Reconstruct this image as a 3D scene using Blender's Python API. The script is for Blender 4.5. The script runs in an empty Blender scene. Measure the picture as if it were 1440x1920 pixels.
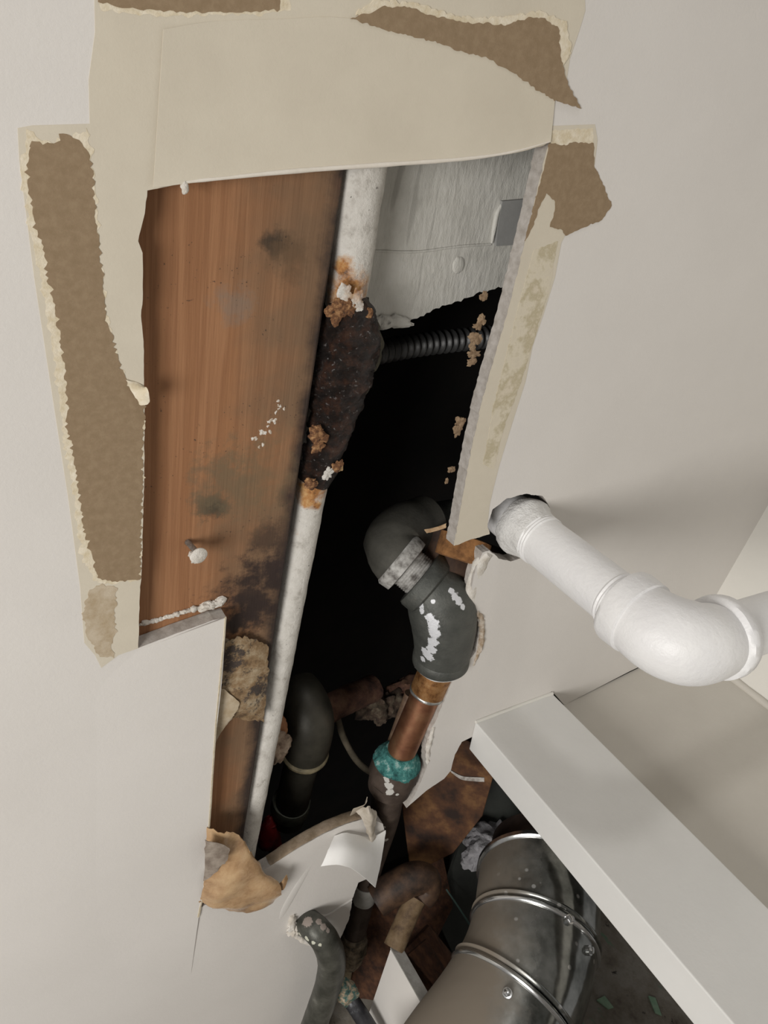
import bpy, bmesh, math, random
from mathutils import Vector, Matrix, noise
from mathutils.geometry import tessellate_polygon
random.seed(7)
C = bpy.context.scene.collection

# ---------------------------------------------------------------- camera
CAMZ = 2.0            # the phone is held overhead, 45 cm below the ceiling
H = 0.45
F = 1400.0            # focal length in pixels of a 1440x1920 frame
ax = Vector((0.8516739, -0.11855688, 0.51048587))    # world axes seen in the camera (right, down, forward)
ay = Vector((-0.16134494, 0.86744775, 0.47064021))
az = Vector((-0.49861746, -0.4831963, 0.71965406))
cam_d = bpy.data.cameras.new('camera'); cam = bpy.data.objects.new('camera', cam_d); C.objects.link(cam)
cam_d.sensor_fit = 'AUTO'; cam_d.sensor_width = 36.0; cam_d.lens = 36.0 * F / 1920.0
cam_d.clip_start = 0.01; cam_d.clip_end = 50
right = Vector((ax[0], ay[0], az[0])); down = Vector((ax[1], ay[1], az[1])); fwd = Vector((ax[2], ay[2], az[2]))
M = Matrix((( right[0], -down[0], -fwd[0], 0), (right[1], -down[1], -fwd[1], 0), (right[2], -down[2], -fwd[2], CAMZ), (0, 0, 0, 1)))
cam.matrix_world = M
bpy.context.scene.camera = cam

# ---------------------------------------------------------------- light
sc = bpy.context.scene
sc.view_settings.view_transform = 'Standard'; sc.view_settings.look = 'None'
sc.view_settings.gamma = 1.0; sc.view_settings.use_curve_mapping = False
sc.view_settings.exposure = 0.0
wd = bpy.data.worlds.new('world'); sc.world = wd; wd.use_nodes = True
wd.node_tree.nodes['Background'].inputs[0].default_value = (1.0, 0.965, 0.93, 1)
wd.node_tree.nodes['Background'].inputs[1].default_value = 0.30
def area(name, loc, target, size, power, col):
    l = bpy.data.lights.new(name, 'AREA'); l.shape = 'DISK'; l.size = size; l.energy = power; l.color = col
    o = bpy.data.objects.new(name, l); C.objects.link(o); o.location = loc
    o.rotation_euler = (Vector(target) - Vector(loc)).to_track_quat('-Z', 'Y').to_euler()
    return o
area('room_lamp_light', (-1.25, 0.2, 1.35), (0.45, 0.45, 2.4), 0.8, 28, (1.0, 0.972, 0.93))
area('far_lamp_light', (0.1, -2.2, 1.9), (0.6, 0.6, 2.3), 0.3, 8, (1.0, 0.98, 0.95))

# ---------------------------------------------------------------- point helpers
def ray(px, py):
    d = Vector(((px - 720) / F, (py - 960) / F, 1.0))
    return Vector((ax.dot(d), ay.dot(d), az.dot(d)))
def W(px, py, h=H):               # the point of a horizontal plane h above the phone
    r = ray(px, py); t = h / r.z
    return Vector((r.x * t, r.y * t, CAMZ + h))
def D(px, py, dep):               # a point dep metres away along the lens axis
    r = ray(px, py)
    return Vector((r.x * dep, r.y * dep, CAMZ + r.z * dep))
def YP(px, py, y):                # the point of a vertical plane y metres ahead
    r = ray(px, py); t = y / r.y
    return Vector((r.x * t, y, CAMZ + r.z * t))

# ---------------------------------------------------------------- material helpers
class NT:
    def __init__(s, name, rough=0.8, metallic=0.0):
        s.m = bpy.data.materials.new(name); s.m.use_nodes = True; s.t = s.m.node_tree
        s.b = s.t.nodes['Principled BSDF']; s.b.inputs['Roughness'].default_value = rough
        s.b.inputs['Metallic'].default_value = metallic
        g = s.t.nodes.new('ShaderNodeNewGeometry'); s.pos = g.outputs['Position']
    def link(s, a, b): s.t.links.new(a, b)
    def scaled(s, sx, sy, sz):
        n = s.t.nodes.new('ShaderNodeVectorMath'); n.operation = 'MULTIPLY'; s.link(s.pos, n.inputs[0]); n.inputs[1].default_value = (sx, sy, sz)
        return n.outputs[0]
    def noise(s, scale, detail=4, rough=0.6, vec=None, dist=0.0):
        n = s.t.nodes.new('ShaderNodeTexNoise'); n.inputs['Scale'].default_value = scale; n.inputs['Detail'].default_value = detail
        n.inputs['Roughness'].default_value = rough; n.inputs['Distortion'].default_value = dist
        s.link(vec or s.pos, n.inputs['Vector']); return n.outputs['Fac']
    def ramp(s, fac, stops):
        n = s.t.nodes.new('ShaderNodeValToRGB'); e = n.color_ramp.elements
        while len(e) < len(stops): e.new(0.5)
        for i, (p, c) in enumerate(stops):
            e[i].position = p; e[i].color = (c[0], c[1], c[2], 1) if hasattr(c, '__len__') else (c, c, c, 1)
        s.link(fac, n.inputs[0]); return n.outputs[0]
    def mix(s, fac, a, b):
        n = s.t.nodes.new('ShaderNodeMix'); n.data_type = 'RGBA'
        for v, i in ((fac, 0), (a, 6), (b, 7)):
            if hasattr(v, 'is_linked') or hasattr(v, 'links'): s.link(v, n.inputs[i])
            elif i == 0: n.inputs[0].default_value = v
            else: n.inputs[i].default_value = (*v, 1)
        return n.outputs[2]
    def math(s, op, a, b=0.0, c=None, clamp=False):
        n = s.t.nodes.new('ShaderNodeMath'); n.operation = op; n.use_clamp = clamp
        for i, v in enumerate([a, b] + ([c] if c is not None else [])):
            if isinstance(v, (int, float)): n.inputs[i].default_value = v
            else: s.link(v, n.inputs[i])
        return n.outputs[0]
    def blob(s, p, r, soft=0.5, wob=0.6, nscale=60):   # 1 inside a ragged round stain at the world point p
        n = s.t.nodes.new('ShaderNodeVectorMath'); n.operation = 'DISTANCE'; s.link(s.pos, n.inputs[0]); n.inputs[1].default_value = p
        d = s.math('ADD', n.outputs['Value'], s.math('MULTIPLY', s.math('SUBTRACT', s.noise(nscale, 5, 0.7), 0.5), r * wob * 2))
        mr = s.t.nodes.new('ShaderNodeMapRange'); s.link(d, mr.inputs[0])
        mr.inputs[1].default_value = r * (1 - soft); mr.inputs[2].default_value = r * (1 + soft * 0.3)
        mr.inputs[3].default_value = 1; mr.inputs[4].default_value = 0
        return mr.outputs[0]
    def maprange(s, v, a, b, c=0.0, d=1.0):
        mr = s.t.nodes.new('ShaderNodeMapRange'); s.link(v, mr.inputs[0])
        for i, q in enumerate((a, b, c, d)): mr.inputs[i + 1].default_value = q
        return mr.outputs[0]
    def axis(s, k):
        n = s.t.nodes.new('ShaderNodeSeparateXYZ'); s.link(s.pos, n.inputs[0]); return n.outputs[k]
    def color(s, c):
        if hasattr(c, 'links'): s.link(c, s.b.inputs['Base Color'])
        else: s.b.inputs['Base Color'].default_value = (*c, 1)
    def bump(s, h, strength=0.3, dist=0.001):
        n = s.t.nodes.new('ShaderNodeBump'); n.inputs['Strength'].default_value = strength; n.inputs['Distance'].default_value = dist
        s.link(h, n.inputs['Height']); s.link(n.outputs[0], s.b.inputs['Normal'])
def mottled(name, stops, scale=30, rough=0.8, metallic=0.0, bump=0.3, bscale=None, bdist=0.001, detail=6, lo=0.35, hi=0.65):
    k = NT(name, rough, metallic)
    n = len(stops); f = k.noise(scale, detail, 0.65)
    k.color(k.ramp(f, [(lo + (hi - lo) * i / max(1, n - 1), c) for i, c in enumerate(stops)]))
    k.bump(k.noise(bscale or scale * 3, 5, 0.7), bump, bdist)
    return k.m

paint = mottled('white_ceiling_paint', [(.66, .632, .598), (.69, .662, .628)], 7, .75, bump=.22, bscale=260, bdist=.0009)
wallpaint = mottled('wall_paint', [(.52, .49, .44), (.57, .54, .485)], 6, .7, bump=.2, bscale=200, bdist=.001)
whitegloss = mottled('white_gloss_paint', [(.66, .655, .635), (.70, .695, .675)], 9, .42, bump=.12, bscale=70, bdist=.002)
beige = mottled('beige_tape_paint', [(.59, .535, .435), (.63, .575, .47)], 18, .7, bump=.2, bscale=400, bdist=.0006)
kraft = mottled('torn_kraft_paper', [(.25, .178, .105), (.27, .193, .117), (.295, .215, .132)], 200, .95, bump=.3, bscale=900, bdist=.0005, detail=4)
cream = mottled('cream_torn_edge', [(.62, .53, .37), (.76, .69, .56)], 160, .85, bump=.5, bscale=300)
lighttan = mottled('light_tan_paper', [(.40, .31, .20), (.53, .45, .34)], 90, .9, bump=.3, bscale=500)
gypsum = mottled('cut_gypsum_edge', [(.36, .325, .29), (.43, .395, .36), (.50, .465, .43)], 130, .95, bump=.35, bscale=420, bdist=.0012)
gyptan = mottled('dusty_cut_edge', [(.19, .14, .09), (.33, .26, .19)], 70, .95, bump=.5, bscale=420)
plaster = mottled('rough_plaster', [(.55, .50, .43), (.74, .71, .66)], 90, .9, bump=.8, bscale=200, bdist=.002)
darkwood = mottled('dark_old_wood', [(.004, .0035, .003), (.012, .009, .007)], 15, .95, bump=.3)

# ---------------------------------------------------------------- mesh helpers
def link_mesh(name, verts, faces, m, parent=None, smooth=False, fm=None):
    me = bpy.data.meshes.new(name)
    if parent is not None and parent.type == 'EMPTY': off = parent.location.copy()
    elif parent is not None: off = parent_world(parent)
    else: off = Vector((0, 0, 0))
    own = sum((Vector(v) for v in verts), Vector()) / len(verts)
    me.from_pydata([tuple(Vector(v) - own) for v in verts], [], faces); me.update()
    ms = m if isinstance(m, (list, tuple)) else [m]
    for q in ms: me.materials.append(q)
    if fm:
        for p, i in zip(me.polygons, fm): p.material_index = i
    if smooth:
        for p in me.polygons: p.use_smooth = True
        me.set_sharp_from_angle(angle=math.radians(50))
    o = bpy.data.objects.new(name, me); C.objects.link(o)
    o['wx'], o['wy'], o['wz'] = own
    o.location = own - off
    if parent is not None: o.parent = parent
    return o
def parent_world(o): return Vector((o['wx'], o['wy'], o['wz'])) if 'wx' in o else o.location.copy()
def thing(name, label, cat, loc, group=None):
    o = bpy.data.objects.new(name, None); C.objects.link(o); o.location = loc; o.empty_display_size = 0.02
    o['label'] = label; o['category'] = cat
    if group: o['group'] = group
    return o
def tag(o, label, cat, group=None, kind=None):
    if kind: o['kind'] = kind
    else: o['category'] = cat
    if label: o['label'] = label
    if group: o['group'] = group
    return o
def structure(o, label=None):
    o['kind'] = 'structure'
    if label: o['label'] = label
    return o

_chains = {}
def chain(key, pts=None, h=H, amp=0.0, step=0.003, rev=False, freq=140):
    if key not in _chains:
        P = [W(x, y, h) for x, y in pts]; out = []
        for a, b in zip(P[:-1], P[1:]):
            n = max(1, int((b - a).length / step)) if amp > 0 else 1
            d = (b - a).normalized(); nrm = Vector((-d.y, d.x, 0))
            for i in range(n):
                p = a.lerp(b, i / n)
                if i > 0 or out: 
                    q = noise.noise(p * freq) + 0.6 * noise.noise(p * freq * 3.3 + Vector((7, 3, 1)))
                    p = p + nrm * q * amp
                out.append(p)
        out.append(P[-1]); _chains[key] = out
    o = list(_chains[key])
    if rev: o.reverse()
    return o
def ring_poly(*lists):
    out = []
    for l in lists:
        for p in l:
            p = Vector((p[0], p[1], 0))
            if not out or (p - out[-1]).length > 1e-5: out.append(p)
    if (out[0] - out[-1]).length < 1e-5: out.pop()
    return out
def slab(name, pts, z0, z1, m, parent=None, edge_mat=None):
    """horizontal sheet with the outline pts between heights z0 (underside) and z1"""
    n = len(pts); tris = tessellate_polygon([[Vector((p[0], p[1], 0)) for p in pts]])
    V = [(p[0], p[1], z0) for p in pts] + [(p[0], p[1], z1) for p in pts]
    area2 = sum(pts[i][0] * pts[(i + 1) % n][1] - pts[(i + 1) % n][0] * pts[i][1] for i in range(n))
    faces = []; fm = []
    for t in tris:
        a, b, c = [pts[i] for i in t]
        s = (b[0] - a[0]) * (c[1] - a[1]) - (b[1] - a[1]) * (c[0] - a[0])
        t = t if s < 0 else (t[0], t[2], t[1])
        faces.append(tuple(t)); fm.append(0); faces.append((t[2] + n, t[1] + n, t[0] + n)); fm.append(0)
    for i in range(n):
        j = (i + 1) % n
        faces.append((i, j, j + n, i + n) if area2 > 0 else (j, i, i + n, j + n)); fm.append(1 if edge_mat else 0)
    return link_mesh(name, V, faces, [m, edge_mat] if edge_mat else m, parent, fm=fm)
def patch(name, px, m, parent, z=0.0003, amp=0.0012, step=0.0016, freq=260, base=H):
    """thin paper layer on the underside of the ceiling, outline in the photo's pixels, ragged edge"""
    P = [W(x, y) for x, y in px]; P.append(P[0]); out = []
    for a, b in zip(P[:-1], P[1:]):
        n = max(1, int((b - a).length / step)); d = (b - a).normalized(); nrm = Vector((-d.y, d.x, 0))
        for i in range(n):
            p = a.lerp(b, i / n)
            q = noise.noise(p * freq) * 1.2 + 0.7 * noise.noise(p * freq * 2.7 + Vector((7, 3, 1)))
            out.append(p + nrm * q * amp)
    return slab(name, out, CAMZ + base - z, CAMZ + base + 0.0002, m, parent)
def catmull(P, n):
    out = []
    for i in range(len(P) - 1):
        p0 = P[max(i - 1, 0)]; p1 = P[i]; p2 = P[i + 1]; p3 = P[min(i + 2, len(P) - 1)]
        for k in range(n):
            t = k / n
            out.append(0.5 * ((2 * p1) + (p2 - p0) * t + (2 * p0 - 5 * p1 + 4 * p2 - p3) * t * t + (3 * p1 - p0 - 3 * p2 + p3) * t ** 3))
    out.append(P[-1]); return out
def sheet(name, rows, m, parent=None, thick=0.0006, sub=4, wob=0.0, freq=60, edge=0.0, smooth=True, flip=False):
    """curved sheet through a grid of points, with real thickness"""
    R = [catmull([Vector(p) for p in r], sub) for r in rows]
    cols = list(zip(*R)); cols = [catmull(list(c), sub) for c in cols]
    G = [list(r) for r in zip(*cols)]
    nr, nc = len(G), len(G[0])
    if edge:
        cen = G[nr // 2][nc // 2]
        for i in range(nr):
            for j in range(nc):
                if i in (0, nr - 1) or j in (0, nc - 1):
                    p = G[i][j]; G[i][j] = p + (p - cen).normalized() * edge * (noise.noise(p * 300) + .7 * noise.noise(p * 900))
    V = []; N = []
    for i in range(nr):
        for j in range(nc):
            a = G[min(i + 1, nr - 1)][j] - G[max(i - 1, 0)][j]; b = G[i][min(j + 1, nc - 1)] - G[i][max(j - 1, 0)]
            n = a.cross(b)
            n = n.normalized() if n.length > 1e-12 else Vector((0, 0, 1)); N.append(n)
            p = G[i][j]; V.append(p + n * wob * noise.noise(p * freq))
    k = len(V); V2 = [v + n * thick for v, n in zip(V, N)]
    faces = []
    for i in range(nr - 1):
        for j in range(nc - 1):
            a, b, c, d = i * nc + j, i * nc + j + 1, (i + 1) * nc + j + 1, (i + 1) * nc + j
            faces.append((a, b, c, d)); faces.append((d + k, c + k, b + k, a + k))
    bd = [j for j in range(nc)] + [i * nc + nc - 1 for i in range(1, nr)] + [(nr - 1) * nc + j for j in range(nc - 2, -1, -1)] + [i * nc for i in range(nr - 2, 0, -1)]
    for a, b in zip(bd, bd[1:] + bd[:1]): faces.append((b, a, a + k, b + k))
    return link_mesh(name, V + V2, faces, m, parent, smooth)
def tube(name, pts, rad, m, parent=None, seg=28, sub=6, lump=0.0, freq=90, smooth=True, wall=None, squash=None, raw=False):
    """round pipe swept through the points; rad a number or one per point"""
    P = [Vector(p) for p in pts]
    rr = rad if hasattr(rad, '__len__') else [rad] * len(P)
    if raw or len(P) == 2 and sub == 1: S, Q = P, list(rr)
    else:
        S = catmull(P, sub); Q = [v[0] for v in catmull([Vector((r, 0, 0)) for r in rr], sub)]
    T = []
    for i in range(len(S)):
        d = S[min(i + 1, len(S) - 1)] - S[max(i - 1, 0)]; T.append(d.normalized() if d.length > 1e-9 else (T[-1] if T else Vector((0, 0, 1))))
    u = T[0].orthogonal().normalized(); V = []; faces = []
    for i, (p, t) in enumerate(zip(S, T)):
        u = (u - t * u.dot(t)).normalized(); v = t.cross(u)
        for k in range(seg):
            a = 2 * math.pi * k / seg; d = u * math.cos(a) + v * math.sin(a)
            r = Q[i]
            if lump: r *= 1 + lump * (noise.noise((p + d * Q[i]) * freq) + .5 * noise.noise((p + d * Q[i]) * freq * 2.5) + .3 * noise.noise((p + d * Q[i]) * freq * 6))
            w = d * r
            if squash: w = w - squash[0] * (w.dot(squash[0])) * (1 - squash[1])
            V.append(p + w)
    n = len(S)
    for i in range(n - 1):
        for k in range(seg):
            a = i * seg + k; b = i * seg + (k + 1) % seg
            faces.append((a, b, b + seg, a + seg))
    faces.append(tuple(range(seg - 1, -1, -1))); faces.append(tuple(range((n - 1) * seg, n * seg)))
    return link_mesh(name, V, faces, m, parent, smooth)
def collar(name, p, t, prof, m, parent=None, seg=40, lump=0.0, freq=120):
    """lathe: prof = [(distance along t, radius)] around the point p"""
    t = Vector(t).normalized(); u = t.orthogonal().normalized(); v = t.cross(u); V = []; faces = []
    for s, r in prof:
        for k in range(seg):
            a = 2 * math.pi * k / seg; d = u * math.cos(a) + v * math.sin(a); q = Vector(p) + t * s
            rr = r * (1 + lump * (noise.noise((q + d * r) * freq) + .5 * noise.noise((q + d * r) * freq * 3))) if lump else r
            V.append(q + d * rr)
    n = len(prof)
    for i in range(n - 1):
        for k in range(seg):
            a = i * seg + k; b = i * seg + (k + 1) % seg; faces.append((a, b, b + seg, a + seg))
    faces.append(tuple(range(seg - 1, -1, -1))); faces.append(tuple(range((n - 1) * seg, n * seg)))
    return link_mesh(name, V, faces, m, parent, True)
def prism(name, base, vec, m, parent=None):
    """base = list of points, extruded by vec"""
    n = len(base); V = [Vector(p) for p in base] + [Vector(p) + Vector(vec) for p in base]
    faces = [tuple(range(n - 1, -1, -1)), tuple(range(n, 2 * n))] + [(i, (i + 1) % n, (i + 1) % n + n, i + n) for i in range(n)]
    o = link_mesh(name, V, faces, m, parent)
    bm = bmesh.new(); bm.from_mesh(o.data); bmesh.ops.recalc_face_normals(bm, faces=bm.faces); bm.to_mesh(o.data); bm.free()
    return o
def bevel(o, w, seg=2):
    b = o.modifiers.new('bevel', 'BEVEL'); b.width = w; b.segments = seg; return o
def lumpy(name, p, size, m, parent=None, lump=0.35, freq=60, sub=4):
    bm = bmesh.new(); bmesh.ops.create_icosphere(bm, subdivisions=sub, radius=1.0); V = []
    for v in bm.verts:
        d = v.co.copy(); w = Vector((d.x * size[0], d.y * size[1], d.z * size[2]))
        k = 1 + lump * (noise.noise((w + Vector(p)) * freq) + .6 * noise.noise((w + Vector(p)) * freq * 2.7) + .3 * noise.noise((w + Vector(p)) * freq * 7))
        V.append(Vector(p) + w * k)
    faces = [tuple(v.index for v in f.verts) for f in bm.faces]; bm.free()
    return link_mesh(name, V, faces, m, parent, True)

from mathutils.bvhtree import BVHTree
def hit(o, px, py):                # where the line of sight through a pixel meets the surface of o
    own = Vector((o['wx'], o['wy'], o['wz']))
    t = BVHTree.FromPolygons([v.co + own for v in o.data.vertices], [tuple(p.vertices) for p in o.data.polygons])
    q = t.ray_cast(Vector((0, 0, CAMZ)), ray(px, py).normalized())[0]
    return q if q is not None else own
# ================================================================ CEILING
T = 0.0127
Z = CAMZ + H
top = chain('top', [(276, 357), (345, 343), (420, 335), (520, 325), (640, 316), (760, 308), (880, 297), (960, 285), (1012, 275), (1035, 264)], amp=.0004)
rightc = chain('right', [(1035, 264), (1025, 280), (990, 430), (952, 584), (930, 660), (903, 753), (879, 866), (851, 1023)], amp=.0009, step=.002, freq=200)
hole = chain('hole', [(851, 1023), (885, 1011), (918, 1001), (914, 985), (924, 955), (950, 935), (985, 926), (1018, 930), (1031, 952), (1032, 985), (1000, 1040), (958, 1052), (935, 1047), (918, 1032)], amp=.0008, step=.002)
lower = chain('lower', [(918, 1032), (905, 1036), (893, 1062), (884, 1100), (890, 1150), (899, 1170), (892, 1222), (868, 1254), (850, 1272), (838, 1300), (818, 1350), (806, 1372), (803, 1400), (800, 1440), (778, 1490), (762, 1515)], amp=.001, step=.002)
chase = chain('chase', [(762, 1515), (800, 1482), (833, 1460), (845, 1445), (853, 1415), (866, 1391)], amp=.0004)
seam = chain('seam', [(866, 1391), (905, 1372), (1035, 1296), (1058, 1322), (1182, 1258), (1290, 1208)], amp=0)
rw0, rw1 = W(1290, 1208), W(1440, 947)
dirr = (rw1 - rw0).normalized(); rwend = rw0 + dirr * 1.3
outer = [Vector((rwend.x, rwend.y, 0)), Vector((-1.1, -0.9, 0)), Vector((-1.1, 1.7, 0))]
lpr = chain('lpr', [(560, 2060), (600, 1900), (637, 1762), (655, 1722), (661, 1684), (672, 1655), (706, 1640), (722, 1560)], amp=.0008)
lptop = chain('lptop', [(722, 1560), (718, 1545), (690, 1533), (650, 1545), (610, 1562), (560, 1590), (502, 1627), (430, 1668), (372, 1705)], amp=.0005)
lseam = chain('lseam', [(372, 1705), (386, 1640), (395, 1500), (402, 1400), (415, 1280), (424, 1157)], amp=.0004)
tab = chain('tab', [(424, 1157), (400, 1163), (330, 1188), (259, 1215)], amp=.0003)
left = chain('left', [(259, 1215), (262, 1100), (265, 1085), (270, 900), (271, 755), (269, 640), (264, 592), (268, 560), (267, 474), (259, 452), (271, 400), (276, 357)], amp=.0004)
seq = ring_poly(top, rightc, hole, lower, chase, seam, outer, lpr, lptop, lseam, tab, left)
ceiling = structure(slab('ceiling', seq, Z, Z + T, paint, edge_mat=gypsum))

# beige taped strips around the hole, kraft paper showing where the skin tore away
def overlay(name, lists, m, z):
    return slab(name, ring_poly(*lists), Z - z, Z + .0002, m, ceiling)
overlay('tape_strip', [left[::-1] and chain('left', rev=True)[::-1][0:0], [W(x, y) for x, y in [(259, 1215), (222, 1228), (190, 1252), (178, 1228), (158, 1205), (150, 1100), (128, 935), (97, 735), (64, 520), (36, 300), (33, 240), (60, 235), (168, 232), (166, 150), (178, 60), (176, -30), (420, -40), (420, 337), (345, 343)]], chain('top')[::-1][-14:], left[::-1]], beige, .00030)
overlay('tape_strip', [[W(x, y) for x, y in [(1095, -40), (1097, 20), (1085, 60), (1068, 110), (1062, 150), (1040, 190), (1032, 240), (1035, 264)]], chain('top')[::-1], [W(420, -40)]], beige, .00031)
overlay('tape_strip', [rightc, chain('hole')[:26], [W(x, y) for x, y in [(918, 945), (925, 915), (936, 872), (958, 800), (985, 715), (998, 650), (1020, 585), (1040, 520), (1052, 455), (1060, 440), (1112, 330), (1120, 262), (1115, 233), (1036, 236)]]], beige, .00032)
FR = [(48, 245), (100, 268), (165, 240), (176, 330), (187, 480), (202, 600), (217, 660), (236, 712), (256, 742), (268, 762), (266, 900), (262, 1085), (215, 1092), (180, 1090), (150, 1040), (140, 950), (124, 850), (112, 760), (104, 690), (90, 600), (74, 520), (56, 430), (40, 330)]
patch('torn_rim', FR, cream, ceiling, .00042, .0020, freq=330)
patch('torn_paper', [(52, 268), (75, 262), (95, 272), (118, 250), (150, 262), (168, 300), (174, 340), (187, 480), (201, 600), (217, 660), (236, 712), (256, 742), (269, 762), (267, 900), (262, 1086), (215, 1090), (184, 1082), (172, 1040), (158, 1000), (150, 940), (138, 870), (126, 780), (122, 700), (110, 620), (98, 560), (82, 480), (62, 400), (50, 330)], kraft, ceiling, .00056, .0019, freq=420)
patch('torn_paper', [(165, 1110), (190, 1095), (220, 1102), (214, 1150), (218, 1180), (208, 1212), (214, 1232), (188, 1230), (165, 1198), (155, 1150)], lighttan, ceiling, .00050, .0018, freq=300)
patch('torn_rim', [(176, -40), (535, -40), (545, 18), (500, 26), (300, 30), (190, 20)], cream, ceiling, .00036, .0012)
patch('torn_paper', [(180, -40), (526, -40), (524, 17), (430, 24), (300, 20), (215, 14), (185, 4)], kraft, ceiling, .0005, .0011)
patch('torn_rim', [(665, 25), (700, 0), (740, 2), (790, 10), (860, 32), (940, 32), (1010, 20), (1060, 40), (1070, 100), (1050, 130), (900, 60), (740, 40)], cream, ceiling, .0010, .0015)
patch('torn_paper', [(655, 34), (690, 25), (715, 12), (770, 14), (800, 26), (855, 42), (900, 44), (945, 48), (985, 34), (1012, 32), (1046, 52), (1048, 100), (1060, 150), (1088, 203), (1035, 186), (1000, 165), (950, 130), (905, 108), (870, 98), (810, 78), (745, 62)], kraft, ceiling, .0013, .0012)
patch('torn_rim', [(1030, 245), (1112, 240), (1112, 300), (1040, 330)], cream, ceiling, .0004, .001)
patch('torn_paper', [(1024, 296), (1030, 268), (1060, 272), (1075, 266), (1112, 268), (1113, 310), (1130, 345), (1146, 385), (1128, 412), (1080, 432), (1060, 442), (1052, 430), (1030, 425), (1040, 395), (1040, 378), (1024, 362), (1012, 385), (1000, 420), (984, 452), (997, 400)], kraft, ceiling, .0006, .0009)
for px in ([(1000, 470), (1045, 452), (1030, 540), (1000, 640), (975, 720), (945, 800), (925, 880), (905, 870), (925, 760), (950, 660), (975, 560)],):
    patch('stained_patch', px, mottled('stained_tape', [(.60, .54, .43), (.63, .57, .45), (.46, .40, .27), (.62, .55, .43)], 45, .6, bump=.2, bscale=500), ceiling, .00055, .0010)
# loose top flap: a sagging leaf of tape whose lower lip hangs free
rows = []
for fy, dz in ((0, .0004), (.33, .0006), (.66, .0010), (.9, .0018), (1.0, .0030)):
    r = []
    for (xt, yt), (xb, yb) in (((306, 55), (287, 352)), ((400, 40), (420, 336)), ((520, 36), (560, 322)), ((650, 34), (720, 311)), ((800, 68), (870, 300)), ((930, 112), (970, 286)), ((1040, 186), (1032, 267))):
        r.append(W(xt + (xb - xt) * fy, yt + (yb - yt) * fy, H - dz - (.0011 if xt == 306 else 0)))
    rows.append(r)
sheet('loose_flap', rows, beige, ceiling, thick=.0005, sub=5)
lip = [W(x, y, H - .0032) for x, y in [(290, 351), (345, 342), (420, 334), (560, 320), (720, 309), (870, 298), (960, 285), (1030, 266)]]
tube('flap_lip', lip, [.0003, .0008, .0011, .0014, .0014, .0012, .0008, .0004], mottled('pale_lip', [(.68, .63, .55), (.74, .69, .62)], 60, .8), ceiling, seg=10, sub=5, lump=.25)
lumpy('plaster_crumb', W(346, 352, H - .003), (.0022, .0035, .002), plaster, ceiling, freq=400, sub=3)
# upturned tip of the left strip
sheet('torn_tip', [[W(236, 712, H - .0006), W(262, 722, H - .0006), W(270, 728, H - .0008)], [W(252, 738, H - .002), W(266, 736, H - .004), W(276, 730, H - .005)], [W(262, 756, H - .001), W(272, 758, H - .003), W(281, 754, H - .004)]], cream, ceiling, thick=.0007, sub=4, edge=.0012)
# left board: its cut side stands a little proud of the patched piece beside it
s1 = [(424, 1157), (415, 1280), (402, 1400), (395, 1500), (386, 1640), (372, 1720), (358, 1822)]
s0 = [(240, 1225), (150, 1300), (150, 1400), (150, 1500), (150, 1640), (150, 1730), (150, 1822)]
sheet('raised_board_skin', [[W(a, b, H + .0012), W(c, d, H - (.0015 if d < 1700 else .0008 if d < 1800 else -.0006))] for (a, b), (c, d) in zip(s0, s1)], paint, ceiling, thick=.0009, sub=4)
sheet('paper_lip', [[W(421, 1158, H - .0024), W(424, 1156, H - .0020)], [W(400, 1400, H - .0026), W(403, 1400, H - .0022)], [W(384, 1640, H - .0026), W(387, 1640, H - .002)], [W(370, 1720, H - .002), W(373, 1720, H - .0014)]], cream, ceiling, thick=.0005, sub=5, wob=.0008, freq=200)
# rubble of gypsum on the tab's cut edge
for i in range(22):
    t = i / 21; q = W(266 + 148 * t, 1171 - 44 * t, H + .0125); g = .0014 + .0026 * abs(noise.noise(Vector((i * 1.7, 2, 3)))) + (.0028 if i in (17, 18, 20) else 0)
    lumpy('plaster_crumb', q, (g * 1.5, g, g * .8), plaster, ceiling, .7, 230, 3)
# torn kraft rags on the far side of the right cut
ragm = mottled('rag_paper', [(.16, .10, .055), (.34, .24, .15)], 200, .95)
for (x, y, sx, sy) in ((903, 600, .0035, .005), (896, 612, .005, .003), (892, 634, .006, .004), (886, 648, .003, .004), (888, 664, .006, .003), (882, 680, .004, .003), (862, 790, .005, .004), (858, 806, .004, .006), (845, 880, .004, .0028), (838, 902, .002, .003), (906, 556, .003, .004)):
    lumpy('torn_rag', W(x, y, H + T), (sx, sy, .0011), ragm, ceiling, .8, 210)
sheet('torn_rag', [[W(836, 982, H + T), W(815, 990, H + .02), W(796, 994, H + .025)], [W(836, 990, H + T), W(816, 996, H + .02), W(800, 1000, H + .026)]], mottled('rag_paper_b', [(.35, .22, .12), (.5, .36, .22)], 200, .95), ceiling, thick=.0008, sub=4, edge=.001)
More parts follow.
